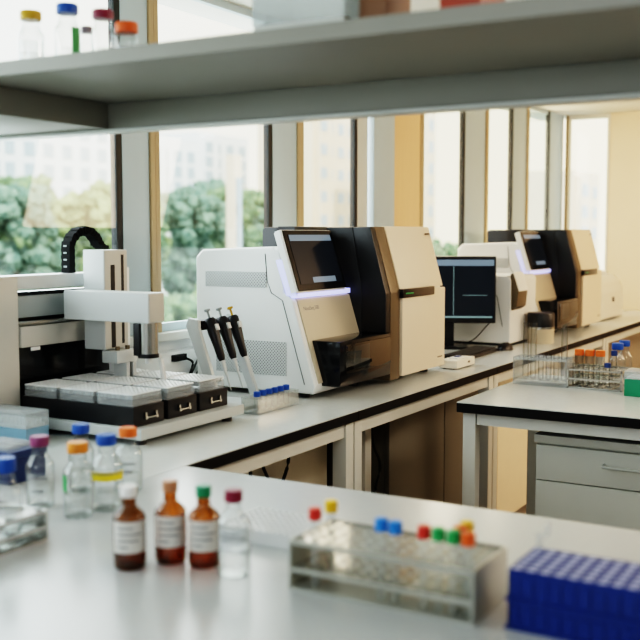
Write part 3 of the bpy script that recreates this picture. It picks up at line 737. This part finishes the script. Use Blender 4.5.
pipette('black pipette with yellow plunger, rightmost on the stand', (2.748, 1.925, 1.165), M['cap_mustard'])
# small clear rack with blue-capped tubes
t = thing('vial_rack', 'small clear rack of blue capped vials in front of the pipettes', 'rack', (2.75, 1.77, ZB))
MB().holed(2.60, 2.84, 1.735, 1.80, .948, .952, 7, 2, .0115).build('top_plate', M['acrylic'], t)
MB().box(2.60, 2.84, 1.735, 1.80, ZB, ZB+.006, .001).build('base_plate', M['frost'], t)
for x in (2.60, 2.836): B(x, x+.004, 1.735, 1.80, ZB+.006, .948).build('end_plate', M['acrylic'], t)
MB().box(2.604, 2.836, 1.735, 1.738, ZB+.006, .947).box(2.604, 2.836, 1.797, 1.80, ZB+.006, .947).build('side_panel', M['acrylic'], t)
for k, (i, lab) in enumerate(((0, 'leftmost of the row'), (1, 'second from left'), (2, 'third from left'), (3, 'fourth from left'), (4, 'fifth from left'), (5, 'rightmost of the row'))):
    tube('blue_capped_vial', 'blue capped vial in the small clear rack, '+lab, 'vial', (2.60+.24*(i+.5)/7, 1.7512, ZB+.0065), .052, .0098, 'blue', .013, 1.1, 'glass', 'blue capped vials in the small rack', .4)
# cables on the duct behind
t = thing('wall_socket', 'black socket on the white duct behind the robot', 'socket', (2.92, 2.30, 1.0))
B(2.885, 2.955, 2.285, 2.302, 1.002, 1.026, .002).build('plate', M['black'], t); B(2.90, 2.94, 2.282, 2.286, 1.007, 1.021, .001).build('insert', M['gasket'], t)
cable([(2.94, 2.28, 1.012), (2.97, 2.27, .99), (2.93, 2.26, .94), (2.90, 2.25, .906)], 'black cable curling from the socket down to the bench', .0045)
cable([(3.10, 2.30, .985), (3.03, 2.285, 1.0), (2.97, 2.27, .965), (2.92, 2.26, .93), (2.86, 2.255, .906)], 'black cable looping left behind the pipette stand', .0045)
cable([(3.12, 2.29, 1.02), (3.05, 2.28, .975), (3.0, 2.275, .94), (3.05, 2.265, .906)], 'black cable lying against the duct next to the sequencer', .0045)
cable([(2.70, 2.26, .99), (2.73, 2.26, .95), (2.77, 2.25, .907), (2.84, 2.24, .905)], 'short black cable end behind the robot deck', .004)

# ------------------------------------------------------------------ sequencer
def sequencer(label, dx, text_on=True):
    t = thing('sequencer', label, 'sequencer', (3.40+dx, 1.95, ZB), 0)
    X = lambda v: v+dx
    # white housing on the left, its front leaning back above a ledge
    prof = [(2.23, .918), (2.23, 1.382), (2.20, 1.408), (1.90, 1.420), (1.872, 1.408), (1.864, 1.37), (1.855, 1.262), (1.832, 1.252), (1.818, 1.235), (1.728, .945), (1.738, .918)]
    MB().prism(prof, X(2.94), X(3.33), 'X', .012, 3).build('housing', M['white'], t)
    MB().box(X(3.33), X(3.376), 1.74, 2.2, .918, 1.0).build('plinth', M['white'], t)
    # vents on the left face
    for (y0, y1, z0, z1) in ((1.925, 2.185, 1.277, 1.331), (1.845, 2.14, .975, 1.092)):
        MB().box(X(2.9375), X(2.942), y0, y1, z0, z1, .001).build('vent', M['mesh'], t)
    # seam line of the front bezel
    MB().tube([(X(2.9395), 1.930, 1.395), (X(2.9395), 1.922, 1.30), (X(2.9395), 1.905, 1.26), (X(2.9395), 1.86, 1.235), (X(2.9395), 1.772, .95)], .0016, 6).build('seam', M['seam'], t)
    # beige lower front panel, follows the leaning front
    s = (1.818-1.728)/(1.235-.945)
    def fy(z): return 1.728+s*(z-.945)
    p = MB().prism([(fy(.955)-.006, .955), (fy(1.238)-.006, 1.238), (fy(1.243)+.004, 1.243), (fy(.952)+.006, .952)], X(2.962), X(3.335), 'X', .002).build('front_panel', M['beige'], t)
    tilt = math.atan2(1, s)
    if text_on: text('lettering', 'NovaSeq 500', .0195, (X(2.985), fy(1.205)-.0075, 1.2), (tilt, 0, 0), M['ink'], p)
    # glowing ledge
    MB().box(X(2.945), X(3.33), 1.808, 1.840, 1.2445, 1.2625, .001).build('led_strip', M['led'], t)
    MB().prism([(1.884, 1.372), (1.858, 1.376), (1.802, 1.252), (1.842, 1.252)], X(2.9375), X(2.952), 'X').build('side_glow', M['glow_spill'], t)  # LED glow on the housing side, built as an emissive strip
    # touchscreen
    q0, q1 = (1.797, 1.263), (1.866, 1.478)
    n = Vector((0, -(q1[1]-q0[1]), q1[0]-q0[0])).normalized()
    def sp(u, v, d):  # u along x, v along the tilt, d out of the screen
        return Vector((X(u), q0[0]+(q1[0]-q0[0])*v, q0[1]+(q1[1]-q0[1])*v)) + n*d
    def slab(u0, u1, v0, v1, d0, d1, name, m, par, bev=0.):
        b = bmesh.new(); vs = [b.verts.new(sp(u, v, d)) for d in (d0, d1) for (u, v) in ((u0, v0), (u1, v0), (u1, v1), (u0, v1))]
        for f in ((0, 3, 2, 1), (4, 5, 6, 7), (0, 1, 5, 4), (1, 2, 6, 5), (2, 3, 7, 6), (3, 0, 4, 7)): b.faces.new([vs[k] for k in f])
        bmesh.ops.recalc_face_normals(b, faces=b.faces)
        if bev: bmesh.ops.bevel(b, geom=b.edges[:], offset=bev, segments=2, affect='EDGES')
        return MB().join(b).build(name, m, par)
    sc = slab(2.935, 3.285, 0, 1, -.030, .0, 'touchscreen', M['white'], t, .004)
    slab(2.943, 3.280, .02, .985, .0002, .003, 'bezel', M['blackgloss'], sc, .001)
    d = slab(2.968, 3.262, .12, .92, .0032, .0042, 'display', M['screen'], sc)
    slab(2.972, 3.258, .81, .91, .0044, .0049, 'header_bar', M['screenbar'], sc)
    slab(3.055, 3.215, .135, .225, .0044, .0049, 'button_bar', M['screenbar'], sc)
    MB().box(X(3.02), X(3.2), 1.86, 1.9, 1.30, 1.40).build('screen_mount', M['black'], sc)
    # black core
    prof = [(2.19, .922), (2.19, 1.40), (2.03, 1.488), (1.90, 1.488), (1.80, 1.27), (1.80, .922)]
    MB().prism([(1.99, 1.25), (1.99, 1.478), (1.98, 1.490), (1.915, 1.490), (1.905, 1.48), (1.87, 1.25)], X(3.10), X(3.34), 'X', .004).build('upper_core', M['black'], t)
    MB().prism([(2.2, .922), (2.2, 1.478), (2.19, 1.488), (1.80, 1.488), (1.76, 1.25), (1.76, .922)], X(3.332), X(3.40), 'X', .004).build('core', M['black'], t)
    MB().prism([(1.83, 1.488), (1.728, 1.488), (1.662, 1.245), (1.662, 1.10), (1.83, 1.10)], X(3.335), X(3.372), 'X', .003).build('black_frame', M['black'], t)
    # loading drawer with a smoked front
    dr = MB().box(X(2.985), X(3.371), 1.658, 1.80, .942, 1.098, .008).build('loading_drawer', M['blackgloss'], t)
    MB().box(X(3.02), X(3.365), 1.654, 1.6578, .985, 1.085, .002).build('drawer_window', M['smoke'], dr)
    MB().box(X(3.08), X(3.20), 1.656, 1.6579, .995, 1.075).build('tray', M['alu_d'], dr)
    # bronze strip and doors of the right module, warm light tinted into their white
    R = [(1.728, 1.490), (1.660, 1.245), (1.660, .918), (2.2, .918), (2.2, 1.490)]
    MB().prism(R, X(3.373), X(3.45), 'X', .003).build('bronze_strip', M['bronze'], t)
    MB().prism([(1.736, 1.486), (1.668, 1.245), (1.668, .922), (2.2, .922), (2.2, 1.486)], X(3.4505), X(3.85), 'X', .003).build('right_module', M['offwhite'], t)
    du = MB().prism([(1.729, 1.492), (1.662, 1.252), (1.680, 1.252), (1.747, 1.492)], X(3.458), X(3.862), 'X', .005).build('upper_door', M['warm_tint_door'], t)
    dl = MB().prism([(1.652, 1.247), (1.652, .925), (1.668, .925), (1.668, 1.247)], X(3.458), X(3.862), 'X', .005).build('lower_door', M['warm_tint_door'], t)
    MB().box(X(3.448), X(3.74), 1.645, 1.67, 1.222, 1.256, .004).build('handle_slot', M['blackgloss'], t)
    MB().box(X(3.47), X(3.54), 1.6442, 1.6455, 1.236, 1.241).build('status_light', M['cap_tgreen'], t)
    mb = MB()
    tl = math.atan2(1.729-1.662, 1.492-1.252)
    for k in range(7): mb.box(X(3.795+.006*k), X(3.7985+.006*k), 1.7115, 1.716, 1.460, 1.464 if k % 3 else 1.467)
    mb.build('printed_mark', M['bronze'], du)
    mb = MB()
    for k in range(6): mb.box(X(3.79+.008*k), X(3.795+.008*k), 1.6512, 1.6525, .962, .967)
    mb.build('printed_mark', M['bronze'], dl)
    for fx, fy_ in ((2.99, 1.80), (3.30, 1.78), (3.80, 1.72), (2.99, 2.16), (3.80, 2.14)): MB().cyl((X(fx), fy_, ZB), .018, .02, 14).build('foot', M['gasket'], t)
    return t
sequencer('large white and black sequencer with warm-tinted doors at the centre', 0)
sequencer('second sequencer farther along the bench behind the monitor', 2.44, False)

# ------------------------------------------------------------------ computer, devices
t = thing('monitor', 'black computer monitor with dark chart screen beside the sequencer', 'monitor', (4.64, 1.99, ZB), math.radians(-64))
def L(*a): return MB().box(*a)
# local frame: x along width, -y faces the viewer
L(-.27, .252, -.012, .03, .125, .455, .006).build('casing', M['black'], t, local=True)
s = L(-.258, .243, -.0135, -.012, .148, .443).build('screen', M['screen'], t, local=True)
L(-.256, .241, -.0145, -.0136, .408, .438).build('title_bar', M['screenbar'], s, local=True)
mb = MB()
for q in (-.09, .045): mb.box(q-.0015, q+.0015, -.0145, -.0136, .165, .405)
mb.box(.09, .21, -.0145, -.0136, .262, .2645).box(-.25, .235, -.0145, -.0136, .152, .160)
mb.build('chart_lines', M['screenline'], s, local=True)
L(-.03, .05, .005, .04, .01, .16, .004).build('neck', M['black'], t, local=True)
L(-.12, .12, -.07, .11, 0, .012, .004).build('stand_base', M['black'], t, local=True)
t = thing('keyboard', 'dark low keyboard on the bench in front of the monitor', 'keyboard', (4.43, 1.765, ZB), math.radians(2))
B(-.22, .22, -.065, .065, 0, .016, .004).build('case', M['black'], t, local=True)
mb = MB()
for r_ in range(5):
    for c in range(15): mb.box(-.21+.028*c, -.185+.028*c, -.055+.022*r_, -.036+.022*r_, .0165, .021)
mb.build('keys', M['keys'], t, local=True)['kind'] = 'stuff'
t = thing('computer_mouse', 'black computer mouse at the right end of the keyboard', 'mouse', (4.72, 1.70, ZB))
b = bmesh.new(); bmesh.ops.create_uvsphere(b, u_segments=20, v_segments=12, radius=1)
for v in b.verts:
    v.co.z = max(0, v.co.z)
MB().join(b, Matrix.Diagonal((.062, .036, .036, 1))).build('body', M['black'], t, local=True)
MB().box(.02, .035, -.004, .004, .0285, .0345, .001).build('wheel', M['gasket'], t, local=True)
t = thing('card_reader', 'small white device on the bench at the corner of the sequencer', 'device', (4.02, 1.66, ZB))
B(3.90, 4.10, 1.612, 1.695, ZB+.004, .938, .005).build('case', M['offwhite'], t)
B(3.95, 4.05, 1.63, 1.67, .938, .944, .002).build('cradle', M['white'], t)
B(3.98, 4.02, 1.64, 1.66, .9442, .947, .001).build('button', M['cap_navy'], t)
B(4.02, 4.04, 1.6105, 1.613, .918, .926).build('port', M['bronze'], t)
for fx in (3.92, 4.08): MB().box(fx-.01, fx+.01, 1.63, 1.68, ZB, ZB+.0045).build('foot', M['gasket'], t)
cable([(4.80, 1.98, .905), (4.80, 1.90, .93), (4.83, 1.84, 1.0), (4.845, 1.80, 1.05)], 'thin black cable looping behind the monitor', .003)
t = thing('thermal_cycler', 'white boxy analyser with sloped head in front of the second sequencer', 'analyser', (5.05, 1.9, ZB))
MB().prism([(2.06, .912), (2.06, 1.235), (2.04, 1.25), (1.745, 1.255), (1.73, 1.235), (1.73, .912)], 4.87, 5.27, 'X', .010, 3).build('housing', M['white'], t)
B(4.875, 5.265, 1.735, 2.055, ZB+.001, .912).build('base', M['gasket'], t)
MB().tube([(4.869, 1.99, 1.2), (4.869, 1.85, 1.2), (4.869, 1.80, 1.15), (4.869, 1.77, 1.0)], .0018, 6).build('seam', M['seam'], t)
hd = MB().prism([(1.735, 1.262), (1.722, 1.270), (1.692, 1.178), (1.700, 1.10), (1.728, 1.08)], 4.88, 5.02, 'X', .003, 2).build('sloped_head', M['bronze'], t)
MB().prism([(1.722, 1.2715), (1.6905, 1.178), (1.6875, 1.178), (1.7195, 1.2735)], 4.882, 5.018, 'X').build('head_panel', M['white'], hd)
t = thing('canister', 'black topped round canister standing before the white analyser', 'canister', (5.12, 1.655, ZB))
c = (5.12, 1.652)
MB().cyl((*c, ZB), .068, .075, 30).build('base', M['beige'], t)
MB().cyl((*c, ZB+.0755), .0695, .010, 30).build('ring', M['metal'], t)
MB().lathe([(0, .0856), (.070, .0856), (.070, .150), (.066, .158), (0, .158)], (*c, ZB), 30).build('lid', M['black'], t)
t = thing('benchtop_reader', 'cream benchtop reader with rounded top at the far end', 'analyser', (6.8, 1.9, ZB))
MB().prism([(2.12, .908), (2.12, 1.17), (2.10, 1.185), (1.78, 1.185), (1.74, 1.15), (1.715, 1.08), (1.715, .908)], 6.56, 7.12, 'X', .014, 3).build('housing', M['offwhite'], t)
MB().prism([(2.06, 1.186), (2.06, 1.215), (1.98, 1.228), (1.82, 1.215), (1.80, 1.186)], 6.74, 7.06, 'X', .006, 2).build('lid', M['white'], t)
MB().cyl((6.84, 1.709, 1.03), .016, .007, 16, 'Y').build('button', M['gasket'], t)
for fx in (6.62, 7.06): B(fx-.02, fx+.02, 1.76, 2.08, ZB, .9085).build('foot', M['gasket'], t)
bottle('reagent_bottle', 'white bottle with blue band standing behind the cream reader', (6.65, 1.815, 1.1855), .095, .030, .018, .018, M['white'], M['cap_white'], None, .5, (.3, .6, cd(6.6, 2.), 1.2, M['cap_sky'], None))

# ------------------------------------------------------------------ island contents
IA = (3.64, 3.74, 1.074, 1.279)
t = thing('test_tube_rack', 'clear acrylic test tube rack at the left of the island', 'rack', ((IA[0]+IA[1])/2, 1.18, ZB))
MB().box(*IA, ZB, ZB+.020, .001).build('base_plate', M['frost'], t)
MB().holed(*IA, ZB+.094, ZB+.104, 3, 7, .0135, 14).build('top_plate', M['frost'], t)
for y in (IA[2], IA[3]-.005): B(IA[0], IA[1], y, y+.005, ZB+.02, ZB+.094).build('end_plate', M['frost'], t)
MB().box(IA[0]+.001, IA[0]+.003, IA[2]+.005, IA[3]-.005, ZB+.02, ZB+.094).build('front_panel', M['acrylic'], t)
pz = (IA[3]-IA[2])/7
def ih(i, j): return (IA[0]+.1/3*(i+.5), IA[3]-pz*(j+.5), ZB+.0205)
tg = 'open tubes in the acrylic rack'
tube('test_tube', 'tall open glass test tube, leftmost in the acrylic rack', 'test tube', ih(0, 1), .213, .0118, None, glass='tubeglass', group=tg, fill=0)
tube('test_tube', 'tall open glass test tube, second from left in the acrylic rack', 'test tube', ih(0, 2), .213, .0118, None, glass='tubeglass', group=tg, fill=0)
tube('test_tube', 'tall open glass test tube, alone at the right of the acrylic rack', 'test tube', ih(0, 6), .213, .0118, None, glass='tubeglass', group=tg, fill=0)
for j, lab in ((3, 'left'), (4, 'middle'), (5, 'right')):
    tube('test_tube', 'short open glass tube in the acrylic rack, %s of the three short ones' % lab, 'test tube', ih(0, j), .097, .011, None, glass='tubeglass', group=tg, fill=.5)
IBX = (3.645, 3.80, .876, 1.071)
t = thing('wire_rack', 'two tier clear rack of orange capped tubes on the island', 'rack', (3.76, .97, ZB))
def wires(z):
    mb = MB(); x0, x1, y0, y1 = IBX
    for y in (y0, y1): mb.box(x0, x1, y-.003, y+.003, z-.003, z+.003)
    for x in (x0, x1): mb.box(x-.003, x+.003, y0, y1, z-.003, z+.003)
    for k in range(1, 5): mb.box(x0, x1, y0+(y1-y0)*k/5-.0015, y0+(y1-y0)*k/5+.0015, z-.0015, z+.0015)
    for k in range(1, 5): mb.box(x0+(x1-x0)*k/5-.0015, x0+(x1-x0)*k/5+.0015, y0, y1, z-.0015, z+.0015)
    return mb
for z in (ZB+.004, ZB+.036, ZB+.069): wires(z).build('wire_tier', M['metal'], t)
for x in IBX[:2]:
    for y in IBX[2:]: B(x-.003, x+.003, y-.003, y+.003, ZB, ZB+.072).build('post', M['metal'], t)
og = 'orange capped tubes in the island rack'
qx = lambda k: IBX[0]+.031+.045*k; qy = lambda k: IBX[3]-.039*(k+.5)
for k, lab in enumerate(('left', 'middle', 'right')):
    tube('centrifuge_tube', 'orange capped clear tube on the island, %s of the three' % lab, 'tube', (qx(1), qy(k), ZB+.006), .112, .0155, 'orange', .019, 1.12, 'tubeglass', og, .5)
tube('capped_tube', 'slim tube with navy cap in the wire rack, behind the orange caps', 'tube', (qx(2), qy(3), ZB+.006), .112, .010, 'navy', .016, 1.15, 'tubeglass', None, .5)
tube('capped_tube', 'short tube with navy cap at the front right of the wire rack', 'tube', (qx(0), qy(3), ZB+.006), .078, .010, 'navy', .014, 1.15, 'tubeglass', None, .5)
tube('uncapped_tube', 'open clear tube at the front left of the wire rack', 'tube', (qx(0), qy(0), ZB+.006), .085, .012, None, glass='tubeglass', fill=.5)
tube('uncapped_tube', 'open clear tube in the front row of the wire rack, second from left', 'tube', (qx(0), qy(1), ZB+.006), .085, .012, None, glass='tubeglass', fill=.5)
tube('uncapped_tube', 'open clear tube in the front row of the wire rack, third from left', 'tube', (qx(0), qy(2), ZB+.006), .085, .012, None, glass='tubeglass', fill=.5)
bottle('media_bottle', 'clear bottle with blue cap behind the wire rack, nearer one', (3.838, .940, ZB), .155, .030, .0215, .024, G, M['cap_blue'], LQ, .5)
bottle('media_bottle', 'clear bottle with blue cap behind the wire rack, farther right one', (3.901, .930, ZB), .160, .030, .0205, .022, G, M['cap_blue'], LQ, .5)
t = thing('tip_box', 'green tip box with frosted lid at the right edge of the island', 'box', (3.62, .76, ZB))
x0, x1, y0, y1 = 3.56, 3.66, .70, .847
B(x0, x1, y0, y1, ZB, .960, .004).build('base', M['boxgreen'], t)
B(x0+.006, x1-.006, y0+.006, y1-.006, .9605, .966).build('insert', M['white'], t)
L = MB().box(x0, x1, y0, y1, .986, .989, .001)
for a in ((x0, x0+.002, y0, y1), (x1-.002, x1, y0, y1), (x0+.002, x1-.002, y0, y0+.002), (x0+.002, x1-.002, y1-.002, y1)): L.box(*a, .9605, .986)
L.build('lid', M['frost'], t)

# ------------------------------------------------------------------ light
wd = bpy.data.worlds.new('sky'); SC.world = wd; wd.use_nodes = True
nt = wd.node_tree; nt.nodes.clear()
out = nt.nodes.new('ShaderNodeOutputWorld'); bg = nt.nodes.new('ShaderNodeBackground')
tc = nt.nodes.new('ShaderNodeTexCoord'); sx = nt.nodes.new('ShaderNodeSeparateXYZ'); nt.links.new(tc.outputs['Generated'], sx.inputs[0])
cr = nt.nodes.new('ShaderNodeValToRGB'); nt.links.new(sx.outputs['X'], cr.inputs[0])
cr.color_ramp.elements[0].position = .55; cr.color_ramp.elements[0].color = (.90, .97, 1.0, 1)
cr.color_ramp.elements[1].position = .93; cr.color_ramp.elements[1].color = (1.0, .86, .62, 1)
nt.links.new(cr.outputs[0], bg.inputs['Color']); bg.inputs['Strength'].default_value = 2.6
nt.links.new(bg.outputs[0], out.inputs[0])
def area(name, loc, target, sx_, sy_, power, col):
    l = bpy.data.lights.new(name, 'AREA'); l.shape = 'RECTANGLE'; l.size = sx_; l.size_y = sy_; l.energy = power; l.color = col
    o = bpy.data.objects.new(name, l); COL.objects.link(o); o.location = loc
    o.rotation_euler = (Vector(target)-Vector(loc)).to_track_quat('-Z', 'Y').to_euler()
    return o
area('window_daylight_cool', (1.3, WY+.45, 1.85), (1.3, 0, 1.2), 2.8, 1.1, 46, (.86, .95, 1.0))
area('window_daylight_mid', (3.6, WY+.45, 1.85), (3.4, 0, 1.2), 1.8, 1.1, 26, (.95, .97, 1.0))
area('window_daylight_warm', (6.1, WY+.45, 1.85), (5.6, 0, 1.1), 2.6, 1.1, 60, (1.0, .75, .51))
area('ceiling_lamp_far', (5.2, -.6, ZC-.03), (5.0, -.2, 0), 2.2, .5, 26, (1.0, .73, .50))
area('ambient_fill_near', (.4, .2, ZC-.03), (.6, .3, 0), 1.6, 1.2, 5, (.95, .97, 1.0))  # added soft fill for room ambience, no fixture modelled
area('aisle_fill', (2.7, -.5, ZC-.04), (2.6, 1.9, .5), 1.2, .4, 26, (1.0, .90, .76))  # added fill to brighten the panels under the window bench
area('room_lamp_right', (3.2, -2.6, 1.9), (3.6, 1.6, 1.1), 2.0, 1.0, 12, (1.0, .85, .72))
area('far_fill_warm', (6.2, -.9, 1.9), (6.2, 1.7, 1.1), 1.6, .8, 30, (1.0, .75, .51))  # added warm fill brightening the fronts at the far end
area('left_fill_cool', (-1.2, .8, 1.9), (3.0, 1.9, 1.1), 1.6, 1.2, 22, (.88, .95, 1.0))  # added cool fill for the mullions and left-facing sides
s = bpy.data.lights.new('sun', 'SUN'); s.energy = 3.4; s.angle = .03; s.color = (1, .94, .82)
o = bpy.data.objects.new('sun', s); COL.objects.link(o); o.rotation_euler = Vector((.45, .6, -.75)).to_track_quat('-Z', 'Y').to_euler()

# ------------------------------------------------------------------ camera
yaw, pitch = math.radians(30.2), math.radians(4.8)
cam = bpy.data.cameras.new('camera'); co = bpy.data.objects.new('camera', cam); COL.objects.link(co)
co.location = (0, 0, ZB+.56)
d = Vector((math.cos(yaw)*math.cos(pitch), math.sin(yaw)*math.cos(pitch), -math.sin(pitch)))
co.rotation_euler = d.to_track_quat('-Z', 'Y').to_euler()
cam.sensor_width = 36; cam.lens = 1015/640*36; cam.clip_start = .05; cam.clip_end = 600
cam.dof.use_dof = True; cam.dof.focus_distance = 3.55; cam.dof.aperture_fstop = 3.0
SC.camera = co
SC.view_settings.view_transform = 'Filmic'
try: SC.view_settings.look = 'Very High Contrast'
except Exception: pass
SC.view_settings.exposure = -.10
SC.cycles.max_bounces = 10; SC.cycles.transparent_max_bounces = 40; SC.cycles.glossy_bounces = 4; SC.cycles.diffuse_bounces = 5
SC.cycles.caustics_reflective = False; SC.cycles.caustics_refractive = False
SC.cycles.use_denoising = True
